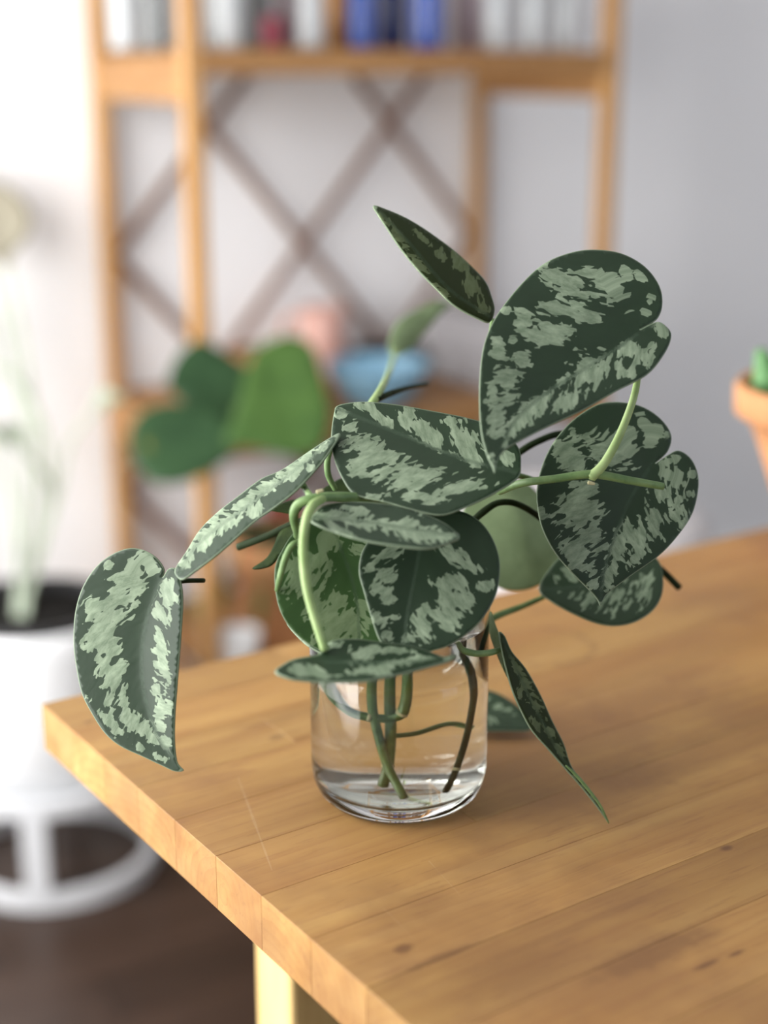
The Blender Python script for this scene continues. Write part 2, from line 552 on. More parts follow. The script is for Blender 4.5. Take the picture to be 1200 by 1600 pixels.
M['node'] = plain('stem_node', (0.45, 0.42, 0.24, 1), 0.6, 0.3, 0.1, 60)
M['house_leaf'] = green_leaf('broad_green_leaf', (0.040, 0.092, 0.020, 1), (0.066, 0.135, 0.028, 1), 14, 0.2)
M['house_leaf_dark'] = green_leaf('broad_dark_leaf', (0.022, 0.058, 0.022, 1), (0.036, 0.085, 0.032, 1), 14, 0.2, 0.5, ((0.28, 0.25, 0.05, 1), 22, 0.66))
M['pale_leaf'] = green_leaf('pale_arching_leaf', (0.50, 0.58, 0.45, 1), (0.62, 0.68, 0.56, 1), 14, 0.35)
M['dry_leaf'] = green_leaf('dry_olive_leaf', (0.36, 0.33, 0.25, 1), (0.42, 0.39, 0.30, 1), 14, 0.2)
M['succulent'] = green_leaf('succulent_leaf', (0.08, 0.20, 0.07, 1), (0.14, 0.30, 0.12, 1), 30, 0.1)

# ------------------------------------------------------------------ room shell
ROOM_A0, ROOM_A1, ROOM_B0, ROOM_B1, ROOM_H = WIN_A, 3.4, -3.3, 0.402, 2.5


def room_box(name, a0, a1, b0, b1, z0, z1, mat, parent=None, bevel=0.0):
    return box(name, a0, a1, b0, b1, z0, z1, mat, parent, (RO.x, RO.y, 0) if parent is None else None, TH if parent is None else None, bevel)


tag(room_box('wall_back', ROOM_A0, ROOM_A1, ROOM_B1, ROOM_B1 + .08, 0, ROOM_H, M['wall']), 'pale grey plaster wall behind the wooden rack', kind='structure')
tag(room_box('wall_right', ROOM_A1, ROOM_A1 + .08, ROOM_B0, ROOM_B1, 0, ROOM_H, M['wall']), 'pale plaster wall on the right of the room', kind='structure')
tag(room_box('ceiling', ROOM_A0, ROOM_A1, ROOM_B0, ROOM_B1, ROOM_H, ROOM_H + .08, M['ceiling']), 'plain white ceiling', kind='structure')


def wall_with_hole(name, along, pos, lo, hi, h0, h1, z0, z1, label):
    """wall of thickness .08 with a window opening h0..h1, z0..z1"""
    bm = bmesh.new()
    for (p0, p1, q0, q1) in ((lo, h0, 0, ROOM_H), (h1, hi, 0, ROOM_H), (h0, h1, 0, z0), (h0, h1, z1, ROOM_H)):
        t = box_bm(pos - .08, pos, p0, p1, q0, q1) if along == 'b' else box_bm(p0, p1, pos - .08, pos, q0, q1)
        me = bpy.data.meshes.new('tmp'); t.to_mesh(me); t.free(); bm.from_mesh(me); bpy.data.meshes.remove(me)
    return tag(from_bm(name, bm, M['wall'], None, (RO.x, RO.y, 0), TH), label, kind='structure')


wall_with_hole('wall_left', 'b', ROOM_A0, ROOM_B0, ROOM_B1, WIN_B0, WIN_B1, WIN_Z0, WIN_Z1, 'white wall with the large window')
wall_with_hole('wall_front', 'a', ROOM_B0, ROOM_A0, ROOM_A1, 0.4, 1.8, 0.9, 2.2, 'white wall behind the viewer with a window')


def window(name, along, pos, h0, h1, z0, z1, label):
    r = empty(name, (RO.x, RO.y, 0), TH)
    tag(r, label, kind='structure')
    def bx(nm, p0, p1, q0, q1):
        if along == 'b': box(nm, pos - .05, pos - .01, p0, p1, q0, q1, M['white_trim'], r)
        else: box(nm, p0, p1, pos - .05, pos - .01, q0, q1, M['white_trim'], r)
    w = .045
    bx('frame_rail', h0, h1, z0, z0 + w); bx('frame_rail', h0, h1, z1 - w, z1)
    bx('frame_stile', h0, h0 + w, z0 + w, z1 - w); bx('frame_stile', h1 - w, h1, z0 + w, z1 - w)
    bx('mullion', (h0 + h1) / 2 - .02, (h0 + h1) / 2 + .02, z0 + w, z1 - w)


window('window_1', 'b', ROOM_A0, WIN_B0, WIN_B1, WIN_Z0, WIN_Z1, 'large white framed window in the left wall')
window('window_2', 'a', ROOM_B0, 0.4, 1.8, 0.9, 2.2, 'white framed window behind the viewer')

base = room_box('baseboard_back', ROOM_A0, ROOM_A1, ROOM_B1 - .014, ROOM_B1, 0.001, .09, M['white_trim'], None, .002)
tag(base, 'white baseboard along the back wall', kind='structure')

floor = room_box('floor', ROOM_A0, ROOM_A1, ROOM_B0, ROOM_B1, -.08, -.0125, M['floor_board'])
tag(floor, 'dark brown wooden floor', kind='structure')
fb_me = None
bw = 0.085
row = 0
b = ROOM_B1 - .005
while b - bw > ROOM_B0:
    a = ROOM_A0 - random.random() * 1.2
    while a < ROOM_A1:
        L = 1.4
        a0, a1 = max(a, ROOM_A0), min(a + L - .0015, ROOM_A1)
        if a1 - a0 > .02 and row < 26:
            if fb_me is None:
                bm = box_bm(-.5, .5, -(bw - .0015) / 2, (bw - .0015) / 2, -.0125, 0)
                fb_me = bpy.data.meshes.new('plank'); bm.to_mesh(fb_me); bm.free(); fb_me.materials.append(M['floor_board'])
            o = bpy.data.objects.new('plank', fb_me); COL.objects.link(o); o.parent = floor
            o.location = ((a0 + a1) / 2, b - bw / 2, 0); o.scale = (a1 - a0, 1, 1)
        elif a1 - a0 > .02:
            pass
        a += L
    b -= bw
    row += 1
if b > ROOM_B0:   # the last strip under the viewer
    box('plank', ROOM_A0, ROOM_A1, ROOM_B0, ROOM_B1 - .005 - 26 * bw - .0015, -.0125, 0, M['floor_board'], floor)

# ------------------------------------------------------------------ table
table = empty('butcher_block_table', (TO.x, TO.y, 0), TT)
tag(table, 'honey coloured butcher block table with a pale square leg', 'table')
SW, TL, NR, TH_T = 0.0405, 1.45, 17, 0.027
# local axes: x along the staves, -y towards the viewer
stave_cache = {}
for r in range(NR):
    x = -random.uniform(0, 0.45)
    cuts = [0.0]
    while x < TL:
        x += random.uniform(0.38, 0.72)
        if 0.06 < x < TL - .06: cuts.append(x)
    cuts.append(TL)
    for x0, x1 in zip(cuts[:-1], cuts[1:]):
        L = x1 - x0
        bm = box_bm(-L / 2 + .00003, L / 2 - .00003, -SW / 2 + .00003, SW / 2 - .00003, -TH_T, 0, .00018, 1)
        from_bm('stave', bm, M['block'], table, (x0 + L / 2, -(r + .5) * SW, TABLE_Z))
LEG = .042
LH = TABLE_Z - TH_T
leg_spots = [(.105, .045), (TL - .105 - LEG, .045), (.105, NR * SW - .045 - LEG), (TL - .105 - LEG, NR * SW - .045 - LEG)]
for lx, ly in leg_spots:
    box('leg', lx, lx + LEG, -ly - LEG, -ly, 0.0005, LH - .0005, M['pine_leg'], table, bevel=.003, seg=2)
for (x0, x1, y0, y1) in ((.105 + LEG, TL - .105 - LEG, -.045 - .028, -.045 - .008), (.105 + LEG, TL - .105 - LEG, -NR * SW + .053, -NR * SW + .073)):
    box('apron', x0 + .0005, x1 - .0005, y0, y1, LH - .08, LH - .0005, M['pine_flat'], table, bevel=.001)
for lx in (.105, TL - .105 - LEG):
    box('apron', lx + .010, lx + .030, -NR * SW + .045 + LEG + .0005, -.045 - LEG - .0005, LH - .08, LH - .0005, M['pine_flat'], table, bevel=.001)

# ------------------------------------------------------------------ leaf builder


def px_outline(pts, sub=5):
    return catmull([Vector((u, -v)) for u, v in pts], sub, True)


def build_leaf(name, outline, midrib, d0, sx=0.0, sy=0.0, fold=-0.12, curl=0.0, cup=0.0, blobs=None, young=0.0, noise_splash=0.0,
               mats=None, parent=None, grid=5.5, thick=0.0008, seed=0, wave=0.0, dfun=None):
    """leaf surface over its outline; the depth runs over a tilted plane with a crease along the midrib"""
    ol = px_outline(outline)
    mr = catmull([Vector((u, -v)) for u, v in midrib], 6)
    cx = sum(p.x for p in ol) / len(ol); cy = sum(p.y for p in ol) / len(ol)
    xs = [p.x for p in ol]; ys = [p.y for p in ol]
    rnd = random.Random(seed)

    def inside(x, y):
        c = False
        j = len(ol) - 1
        for i in range(len(ol)):
            a, b_ = ol[i], ol[j]
            if (a.y > y) != (b_.y > y) and x < (b_.x - a.x) * (y - a.y) / (b_.y - a.y) + a.x: c = not c
            j = i
        return c

    def edge_dist(x, y):
        best = 1e9
        for i in range(len(ol)):
            a, b_ = ol[i - 1], ol[i]
            ab = b_ - a
            L2 = ab.length_squared
            t = 0 if L2 < 1e-9 else max(0, min(1, ((x - a.x) * ab.x + (y - a.y) * ab.y) / L2))
            dx, dy = x - a.x - ab.x * t, y - a.y - ab.y * t
            best = min(best, dx * dx + dy * dy)
        return math.sqrt(best)

    pts = [p.copy() for p in ol]
    n0 = len(pts)
    inset = grid * 0.45
    y = min(ys); k = 0
    while y < max(ys):
        x = min(xs) + (grid / 2 if k % 2 else 0)
        while x < max(xs):
            if inside(x, y) and edge_dist(x, y) > inset: pts.append(Vector((x + rnd.uniform(-.6, .6), y + rnd.uniform(-.6, .6))))
            x += grid
        y += grid * 0.87; k += 1
    edges = [(i, (i + 1) % n0) for i in range(n0)]
    V, _, Fc, _, _, _ = delaunay_2d_cdt(pts, edges, [], 1, 1e-4)
    mpp = d0 / FPX
    mlen = [0.0]
    for i in range(1, len(mr)): mlen.append(mlen[-1] + (mr[i] - mr[i - 1]).length)
    verts, F, E, MD, UVs = [], [], [], [], []
    for q in V:
        best, al, ac = 1e18, 0, 0
        for i in range(1, len(mr)):
            a, b_ = mr[i - 1], mr[i]
            ab = b_ - a
            t = max(0, min(1, (q - a).dot(ab) / ab.length_squared))
            w = q - (a + ab * t)
            if w.length_squared < best:
                best = w.length_squared
                al = mlen[i - 1] + ab.length * t
                ac = math.sqrt(best) * (1 if ab.x * w.y - ab.y * w.x > 0 else -1)
        ac *= mpp; al *= mpp
        d = d0 + sx * (q.x - cx) * mpp + sy * (q.y - cy) * mpp + fold * (math.sqrt(ac * ac + .0015 ** 2) - .0015) + cup * ac * ac + curl * al * al
        if wave: d += wave * math.sin(al * 260 + (1.5 if ac > 0 else 0)) * min(1, abs(ac) / .02)
        verts.append(P(q.x, -q.y, d))
        E.append(edge_dist(q.x, q.y) * mpp)
        MD.append(abs(ac))
        UVs.append((abs(ac) + (0.31 if ac > 0 else 0) + seed * .77, al - 0.75 * abs(ac) + seed * 1.3))
        f = 0.0
        if blobs is not None:
            for bl in blobs:
                bx_, by_, rx, ry = bl[0], -bl[1], bl[2], bl[3] if len(bl) > 3 else bl[2]
                an = -math.radians(bl[4]) if len(bl) > 4 else 0
                dx, dy = q.x - bx_, q.y - by_
                e1 = (dx * math.cos(an) + dy * math.sin(an)) / (rx * .97 + .5)
                e2 = (-dx * math.sin(an) + dy * math.cos(an)) / (ry * .97 + .5)
                f = max(f, 1 - 0.5 * math.sqrt(e1 * e1 + e2 * e2))
        else:
            f = noise_splash * min(1, E[-1] / .006) * min(1, .35 + abs(ac) / .008)
        F.append(max(0.0, f) * 1.0)
    me = bpy.data.meshes.new(name)
    me.from_pydata(verts, [], [list(reversed(fc)) if False else list(fc) for fc in Fc])
    me.update()
    # face the viewer
    acc = 0
    for p in me.polygons: acc += p.normal.dot(CO - p.center)
    if acc < 0: me.flip_normals()
    uvl = me.uv_layers.new(name='leaf')
    for lp in me.loops: uvl.data[lp.index].uv = UVs[lp.vertex_index]
    for an, dat in (('splash', F), ('margin', E), ('midrib', MD), ('young', [young] * len(verts))):
        at = me.attributes.new(an, 'FLOAT', 'POINT')
        at.data.foreach_set('value', dat)
    o = link(name, me, mats or [M['leaf'], M['leaf_under']], parent, None, None, True)
    so = o.modifiers.new('thickness', 'SOLIDIFY')
    so.thickness = thick; so.offset = -1; so.material_offset = 1; so.material_offset_rim = 0
    o['d0'] = d0
    del o['d0']

    def surf(u, v, lift=0.0):
        qq = Vector((u, -v)); best = min(range(len(V)), key=lambda i: (V[i] - qq).length_squared)
        return verts[best] - ray(u, v) * lift
    return o, surf


# ------------------------------------------------------------------ the trailing plant in the jar
JC = on_z(623, 1236, TABLE_Z)      # jar axis on the table
JC.z = TABLE_Z
plant = empty('trailing_plant', JC)
tag(plant, 'trailing vine with silver splashed heart shaped leaves in the glass jar', 'plant')


def LF(*a, **k):
    o, s = build_leaf('leaf', *a, **k)
    o.parent = plant
    o.matrix_parent_inverse = Matrix.Translation(-JC)
    return o, s


def ST(name, pts, radii, mat):
    o = tube(name, pts, radii, M[mat])
    o.parent = plant
    o.matrix_parent_inverse = Matrix.Translation(-JC)
    return o


_, s1 = LF([(1000, 515), (1026, 499), (1035, 476), (1030, 446), (1007, 416), (970, 395.6), (925, 390), (887, 396), (850, 412), (816, 442), (782, 484),
    (762, 521), (752, 562), (749, 622), (752, 675), (761, 710), (769, 727), (773, 738), (776, 725), (781, 712), (797, 697), (850, 669), (910, 641), (962, 611), (1011, 585), (1039, 551),
    (1049, 525), (1041, 510), (1026, 503)],
   [(996, 522), (940, 560), (860, 610), (800, 665), (773, 738)], 0.650, sx=0.05, sy=0.45, fold=-0.16, curl=-1.5, cup=2.5, seed=1,
   blobs=[(861, 429, 18, 12), (891, 446, 45, 15, 20), (959, 454, 32, 22, 35), (921, 426, 24, 10, 10), (979, 427, 14, 7, 60), (1002, 435, 14, 7, 50),
          (1015, 472, 19, 9, -70), (880, 484, 45, 13, 8), (914, 491, 22, 10, 15), (816, 499, 18, 14, 30), (858, 521, 34, 20, 10), (884, 514, 14, 12), (790, 487, 10, 9),
          (801, 531, 7, 6), (779, 547, 22, 12, 70), (816, 564, 15, 14), (792, 591, 20, 17, 45), (771, 619, 24, 11, 80), (794, 622, 17, 9, -30), (775, 652, 23, 14, 80),
          (771, 675, 11, 7, 60), (809, 656, 18, 9, -40), (835, 637, 36, 14, -40), (812, 664, 27, 7, -45), (884, 626, 28, 12, -25), (925, 581, 34, 24, -30), (917, 566, 15, 12),
          (878, 596, 13, 6, -60), (981, 544, 16, 12), (1006, 559, 16, 14, 40), (1034, 516, 14, 8, 40), (1019, 540, 6, 6), (970, 583, 9, 6, -20), (987, 581, 7, 8), (790, 694, 8, 5, -20),
          (769, 716, 10, 5, 70), (850, 412, 12, 5, -30)])

_, s2 = LF([(1024, 724), (1043, 706), (1049, 681), (1034, 656), (1007, 637), (977, 629), (940, 630), (910, 645), (884, 667), (861, 697), (846, 731), (839, 765), (841, 799),
    (850, 832), (869, 866), (895, 896), (921, 922), (933, 936), (938, 946), (943, 937), (951, 926), (985, 900), (1030, 868), (1060, 836), (1082, 802), (1091, 765), (1090, 739), (1079, 716), (1060, 704), (1042, 712)],
   [(1014, 732), (985, 780), (960, 840), (945, 890), (938, 946)], 0.690, sx=0.10, sy=0.25, fold=-0.15, cup=2.0, seed=2,
   blobs=[(895, 675, 9, 7), (917, 684, 7, 6), (887, 712, 26, 20, 20), (902, 727, 14, 12), (955, 701, 42, 28, 20), (974, 679, 18, 16), (1004, 656, 18, 9, 60), (1020, 682, 20, 11, -60),
          (1043, 680, 6, 4, 60), (906, 795, 36, 32), (921, 769, 20, 14), (902, 859, 28, 20), (925, 840, 20, 30), (921, 889, 18, 10, 30), (927, 915, 8, 10), (970, 847, 32, 14, -70),
          (959, 885, 26, 10, -70), (1000, 840, 30, 16, -75), (1022, 814, 28, 12, 80), (992, 874, 20, 8, -50), (951, 911, 12, 6, -60), (1047, 720, 16, 7, -20), (1052, 746, 24, 14, 35),
          (1037, 772, 18, 16), (1060, 780, 12, 10), (1056, 804, 16, 10, -30), (1069, 816, 14, 7, -60), (1082, 741, 9, 7), (1077, 772, 6, 6), (846, 799, 13, 6, 80)])

_, s3 = LF([(527, 634), (550, 629), (580, 628), (625, 633), (681, 643), (726, 652), (760, 662), (794, 682), (811, 701), (814, 724), (809, 746), (775, 769), (730, 791),
    (692, 804), (655, 799), (602, 784), (565, 776), (546, 765), (527, 731), (518, 697), (518, 671), (522, 645)],
   [(806, 738), (720, 716), (630, 680), (530, 640)], 0.655, sx=-0.05, sy=0.75, fold=-0.20, seed=3, cup=3.0,
   blobs=[(533, 647, 10, 8), (548, 669, 14, 9, -30), (572, 636, 22, 7, 10), (591, 649, 26, 8, 35), (655, 671, 42, 14, 35), (674, 686, 24, 10, 40), (704, 658, 24, 7), (726, 690, 28, 22, 20),
          (738, 716, 20, 10, 45), (572, 697, 32, 16, 10), (599, 716, 36, 12), (561, 727, 18, 10), (640, 742, 58, 15), (632, 757, 30, 10), (569, 742, 22, 7), (655, 776, 50, 9, 8), (722, 761, 46, 9, -10),
          (794, 716, 10, 12), (580, 776, 14, 6, 20), (640, 640, 14, 5, 10)])

_, s4 = LF([(486, 810), (501, 792), (524, 786), (557, 784), (602, 787), (647, 797), (689, 814), (709, 828), (718, 838), (705, 846), (670, 856), (625, 853), (569, 844), (524, 831), (492, 818)],
   [(492, 808), (570, 815), (650, 828), (718, 838)], 0.622, sx=0.10, sy=1.7, fold=-0.25, seed=4,
   blobs=[(557, 797, 22, 6, 15), (512, 806, 30, 9, 10), (542, 810, 24, 9, 10), (610, 821, 64, 9, 5), (662, 836, 44, 10, 5), (636, 814, 16, 7), (530, 828, 24, 5, 25), (700, 838, 16, 6), (655, 802, 10, 4, 20)])

_, s5 = LF([(462, 830), (441, 859), (430, 885), (430, 919), (437, 952), (452, 979), (475, 1001), (505, 1018), (550, 1030), (590, 1020), (615, 980), (625, 920), (618, 862), (600, 828), (560, 808), (505, 808)],
   [(530, 850), (548, 900), (560, 960), (560, 1028)], 0.650, sx=0.05, sy=0.10, fold=-0.10, young=0.75, seed=5,
   blobs=[(509, 844, 24, 18, 20), (471, 896, 34, 30, 70), (494, 877, 24, 18), (512, 960, 36, 28, 60), (546, 975, 28, 26, 40), (527, 937, 22, 16), (561, 858, 14, 10), (449, 888, 12, 8, 80), (569, 950, 14, 8, 40), (520, 995, 30, 14)])
LF([(448, 974), (468, 979), (498, 980), (545, 988), (548, 1022), (525, 1032), (500, 1020), (474, 1003)], [(545, 1000), (500, 995), (452, 977)], 0.655, sy=0.9, fold=-0.1, seed=15, young=.2,
   blobs=[(479, 1000, 15, 6, 35), (464, 986, 13, 4, 20), (505, 988, 12, 5)])

_, s6 = LF([(722, 799), (749, 814), (767, 836), (779, 866), (781, 896), (775, 930), (756, 964), (730, 990), (700, 1009), (675, 1017), (650, 1026), (628, 1034), (610, 1012), (593, 1000), (580, 964), (569, 926), (561, 896),
    (563, 870), (572, 850), (596, 815), (640, 796), (682, 794)],
   [(660, 838), (648, 900), (636, 960), (628, 1034)], 0.638, sx=0.02, sy=0.30, fold=-0.14, cup=2.0, seed=6,
   blobs=[(610, 866, 24, 10, -10), (578, 885, 10, 9), (604, 900, 18, 13, -50), (595, 922, 13, 12), (606, 937, 12, 9), (591, 966, 9, 12), (614, 964, 6, 10, 80), (606, 994, 10, 9), (715, 870, 34, 13, 30), (737, 885, 20, 9, 30),
          (707, 911, 26, 16, 20), (711, 937, 30, 20), (760, 915, 16, 8, -15), (696, 964, 26, 18, 10), (659, 982, 20, 20, -40), (640, 997, 16, 8, -10), (662, 956, 14, 9, -60)])

_, s7 = LF([(430, 1048), (444, 1037), (462, 1029), (498, 1022), (504, 1012), (521, 1001), (552, 998), (597, 1003), (642, 1009), (674, 1019), (694, 1026), (711, 1023), (704, 1031), (674, 1040), (629, 1052), (575, 1063), (521, 1065), (467, 1062), (442, 1056)],
   [(505, 1034), (560, 1036), (640, 1034), (711, 1024)], 0.606, sx=0.0, sy=1.9, fold=-0.30, seed=7,
   blobs=[(467, 1046, 24, 9), (490, 1052, 16, 6), (566, 1023, 26, 9, -10), (584, 1016, 22, 7, 5), (620, 1016, 24, 5, 5), (575, 1046, 26, 7, -8), (620, 1036, 34, 6, -8), (656, 1028, 24, 5, -5), (525, 1007, 16, 5, -5), (602, 1050, 20, 5, -5), (512, 1057, 20, 4)])

_, s8 = LF([(254, 902), (256, 890), (244, 872), (224, 860), (200, 857), (172, 868), (148, 888), (128, 920), (117, 960), (115, 1008), (120, 1048), (128, 1084), (144, 1116), (164, 1146), (188, 1166), (220, 1181), (252, 1196), (272, 1205), (286, 1204),
    (276, 1190), (272, 1156), (273, 1112), (276, 1072), (280, 1020), (283, 980), (285, 936), (281, 905), (274, 889), (263, 889)],
   [(250, 908), (226, 980), (222, 1060), (242, 1140), (284, 1203)], 0.665, sx=-0.38, sy=0.05, fold=-0.22, cup=1.0, seed=8,
   blobs=[(171, 884, 8, 8), (205, 879, 9, 6, 60), (232, 878, 20, 9, 45), (236, 890, 10, 8), (197, 905, 30, 18, -20), (185, 922, 24, 16, -30), (212, 917, 16, 12, -20), (150, 950, 19, 20), (175, 955, 36, 22, -40), (195, 942, 20, 16, -40),
          (160, 980, 22, 24), (155, 1005, 22, 20), (172, 1012, 16, 20, 60), (172, 1050, 34, 20, 80), (185, 1055, 24, 10, 90), (128, 1008, 6, 9), (172, 1098, 10, 14), (195, 1102, 24, 9, 80), (202, 1122, 18, 17), (172, 1128, 24, 8, 50),
          (187, 1142, 12, 7, 50), (225, 1138, 12, 12, 40), (235, 1150, 14, 9, 60), (218, 1166, 10, 6, 30), (260, 917, 14, 9, -60), (262, 935, 17, 13, -60), (253, 957, 18, 11, 70), (247, 998, 14, 10, 80), (250, 1012, 18, 11, 80),
          (252, 1040, 18, 10, 80), (262, 1062, 14, 6, 90), (246, 1075, 14, 8, 80), (252, 1102, 24, 8, 85), (264, 1107, 16, 5, 90), (250, 1132, 14, 9, 70), (257, 1155, 18, 8, 70), (252, 1185, 12, 5, 30), (274, 1037, 5, 3, 90), (138, 1092, 5, 4, 70)])

_, s9 = LF([(531, 677), (512, 686), (480, 707), (440, 734), (408, 748), (376, 772), (340, 800), (312, 828), (292, 860), (276, 884), (273, 896), (284, 905), (304, 892), (336, 868), (368, 840), (400, 812), (432, 790), (464, 764), (498, 727), (518, 700)],
   [(520, 688), (460, 735), (380, 795), (310, 850), (278, 900)], 0.652, sx=-0.95, sy=1.3, fold=-0.20, seed=9,
   blobs=[(288, 880, 9, 8), (298, 868, 8, 8), (320, 840, 34, 11, -50), (352, 820, 30, 11, -35), (384, 784, 44, 9, -40), (396, 798, 16, 9, -20), (420, 760, 24, 8, -35), (452, 738, 28, 9, -25), (476, 716, 16, 7, -40), (484, 732, 9, 5, -30), (504, 700, 12, 5, -40), (336, 808, 20, 6, -45)])

_, s10 = LF([(584, 321), (604, 327), (632, 339), (658, 354), (687, 374), (713, 394), (739, 418), (759, 440), (768, 462), (773, 484), (766, 503), (748, 498), (711, 478), (682, 451), (652, 420), (626, 388), (604, 355), (591, 335)],
   [(764, 494), (700, 450), (640, 380), (584, 321)], 0.690, sx=0.7, sy=0.8, fold=0.30, seed=10, mats=[M['leaf_olive'], M['leaf_under']], young=0.0, blobs=[(618, 362, 34, 5, 52), (652, 410, 28, 6, 48), (690, 455, 20, 6, 40), (718, 410, 22, 10, 42), (738, 450, 24, 13, 55), (755, 482, 10, 8), (660, 372, 20, 5, 40), (690, 400, 12, 6, 40)])

_, s11 = LF([(722, 800), (750, 768), (790, 752), (830, 760), (858, 800), (874, 850), (872, 890), (842, 914), (812, 923), (780, 918), (748, 895), (728, 850)],
   [(790, 756), (815, 820), (826, 880), (846, 916)], 0.775, sx=0.1, sy=0.2, fold=0.2, seed=11, mats=[M['leaf_under'], M['leaf']])
_, s12 = LF([(842, 921), (861, 939), (895, 958), (932, 973), (962, 977), (992, 971), (1019, 954), (1034, 930), (1036, 900), (1026, 872), (990, 850), (935, 842), (885, 862), (855, 893)],
   [(1010, 885), (950, 905), (890, 918), (846, 920)], 0.745, sx=0.0, sy=0.7, fold=-0.15, seed=12, young=.10, noise_splash=0.50)
_, s13 = LF([(780, 988), (789, 994), (800, 1018), (822, 1045), (845, 1086), (863, 1126), (881, 1162), (890, 1190), (899, 1206), (918, 1229), (939, 1258), (951, 1284), (935, 1262), (912, 1233), (888, 1206), (858, 1172), (831, 1141), (813, 1108), (800, 1077), (791, 1045), (784, 1015)],
   [(786, 998), (822, 1078), (870, 1170), (905, 1222), (951, 1284)], 0.690, sx=0.75, sy=0.30, fold=0.25, seed=13, mats=[M['leaf_olive'], M['leaf_under']], young=0.0, blobs=[(806, 1040, 16, 5, 60), (822, 1070, 14, 8, 60), (838, 1100, 16, 8, 60), (834, 1128, 14, 4, 58), (858, 1140, 16, 7, 62), (874, 1172, 14, 5, 60), (812, 1085, 14, 3, 65)], grid=4.5)
LF([(766, 955), (775, 980), (789, 1012), (797, 1062), (786, 1046), (772, 1012), (764, 985)], [(768, 960), (780, 1005), (795, 1056)], 0.700, sx=-.5, sy=.1, fold=0.2, seed=14, mats=[M['leaf_under'], M['leaf']], grid=4)
dL = depth_on_z(770, 1143, TABLE_Z + .004)
LF([(829, 1139), (822, 1118), (808, 1102), (782, 1085), (757, 1077), (725, 1076), (700, 1086), (690, 1110), (700, 1130), (740, 1140), (790, 1141)], [(694, 1105), (750, 1108), (829, 1138)],
   dL + .012, sx=0.0, sy=1.3, fold=-0.2, seed=16, young=.1, noise_splash=0.54)
LF([(609, 548), (611, 522), (624, 500), (650, 484), (682, 470), (707, 474), (690, 490), (664, 520), (642, 546), (620, 556)], [(618, 552), (640, 515), (705, 474)], 1.02, sx=.6, sy=.5, fold=.3, seed=17,
   mats=[M['leaf_under'], M['leaf_under']])
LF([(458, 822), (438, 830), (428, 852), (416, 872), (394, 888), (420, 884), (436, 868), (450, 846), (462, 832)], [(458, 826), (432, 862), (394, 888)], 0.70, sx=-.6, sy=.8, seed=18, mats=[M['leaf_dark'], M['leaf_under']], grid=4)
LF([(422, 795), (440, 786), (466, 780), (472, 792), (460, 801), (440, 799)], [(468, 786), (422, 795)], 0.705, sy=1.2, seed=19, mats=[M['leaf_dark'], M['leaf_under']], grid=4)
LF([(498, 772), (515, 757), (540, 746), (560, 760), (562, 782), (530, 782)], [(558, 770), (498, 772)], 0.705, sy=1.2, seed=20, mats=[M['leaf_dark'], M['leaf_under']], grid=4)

J_ = lambda x, y, z: JC + Vector((x, y, z))
mm = lambda px: px * 0.65 / FPX / 2   # stroke width in pixels -> radius in metres
# petioles and stems above the jar
ST('petiole', [P(504, 780, .628), P(489, 790, .618), P(478, 815, .612), P(474, 860, .611), P(479, 915, .610), P(492, 965, .610), P(508, 1016, .610)], [mm(13), mm(15), mm(14), mm(14), mm(14), mm(14), mm(13)], 'stem_light')
ST('stem', [P(640, 792, .672), P(570, 778, .645), P(520, 776, .634), P(490, 779, .630), P(466, 788, .631), P(459, 806, .635), P(464, 830, .645), P(474, 860, .665), P(560, 940, .690)], [mm(14), mm(14), mm(15), mm(15), mm(15), mm(14), mm(13), mm(12), mm(12)], 'stem_mid')
ST('petiole', [P(487, 778, .634), P(478, 765, .650), s9(470, 752) + ray(470, 752) * .003], [mm(11), mm(11), mm(10)], 'stem_mid')
ST('petiole', [P(474, 846, .640), P(457, 852, .637), P(446, 872, .637), P(438, 900, .639), P(433, 922, .645)], [mm(10), mm(11), mm(11), mm(10), mm(8)], 'stem_mid')
ST('petiole', [s1(993, 545) + ray(993, 545) * .003, P(996, 585, .668), P(989, 625, .664), P(968, 680, .660), P(944, 724, .659), P(923, 746, .660)], [mm(11), mm(11), mm(12), mm(13), mm(15), mm(18)], 'stem_light')
ST('stem', [P(780, 768, .690), P(815, 755, .672), P(868, 748, .662), P(926, 741, .660), P(985, 751, .663), P(1036, 760, .668)], [mm(13), mm(13), mm(13), mm(14), mm(13), mm(12)], 'stem_mid')
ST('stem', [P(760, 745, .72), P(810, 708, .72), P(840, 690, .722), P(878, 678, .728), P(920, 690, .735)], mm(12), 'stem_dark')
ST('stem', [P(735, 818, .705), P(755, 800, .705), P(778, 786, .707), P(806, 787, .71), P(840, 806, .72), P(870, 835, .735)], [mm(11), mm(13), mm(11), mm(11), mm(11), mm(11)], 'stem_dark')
ST('stem', [P(735, 985, .745), P(778, 962, .75), P(815, 948, .755), P(856, 930, .76)], [mm(12), mm(13), mm(11), mm(9)], 'stem_mid')
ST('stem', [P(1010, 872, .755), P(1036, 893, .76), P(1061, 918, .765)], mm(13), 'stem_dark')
ST('petiole', [P(712, 1003, .680), P(722, 1015, .680), P(742, 1021, .681), P(764, 1020, .686), P(786, 1014, .690)], [mm(10), mm(11), mm(11), mm(11), mm(10)], 'stem_mid')
ST('petiole', [P(560, 660, .72), P(583, 628, .72), P(598, 603, .75), P(609, 578, .86), P(619, 548, 1.0)], [mm(12), mm(15), mm(13), mm(10), mm(9)], 'stem_light')
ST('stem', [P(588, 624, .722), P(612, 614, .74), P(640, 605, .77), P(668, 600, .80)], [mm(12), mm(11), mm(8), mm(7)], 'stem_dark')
ST('stem', [P(372, 855, .72), P(415, 839, .712), P(466, 816, .705), P(540, 800, .70)], mm(13), 'stem_dark')
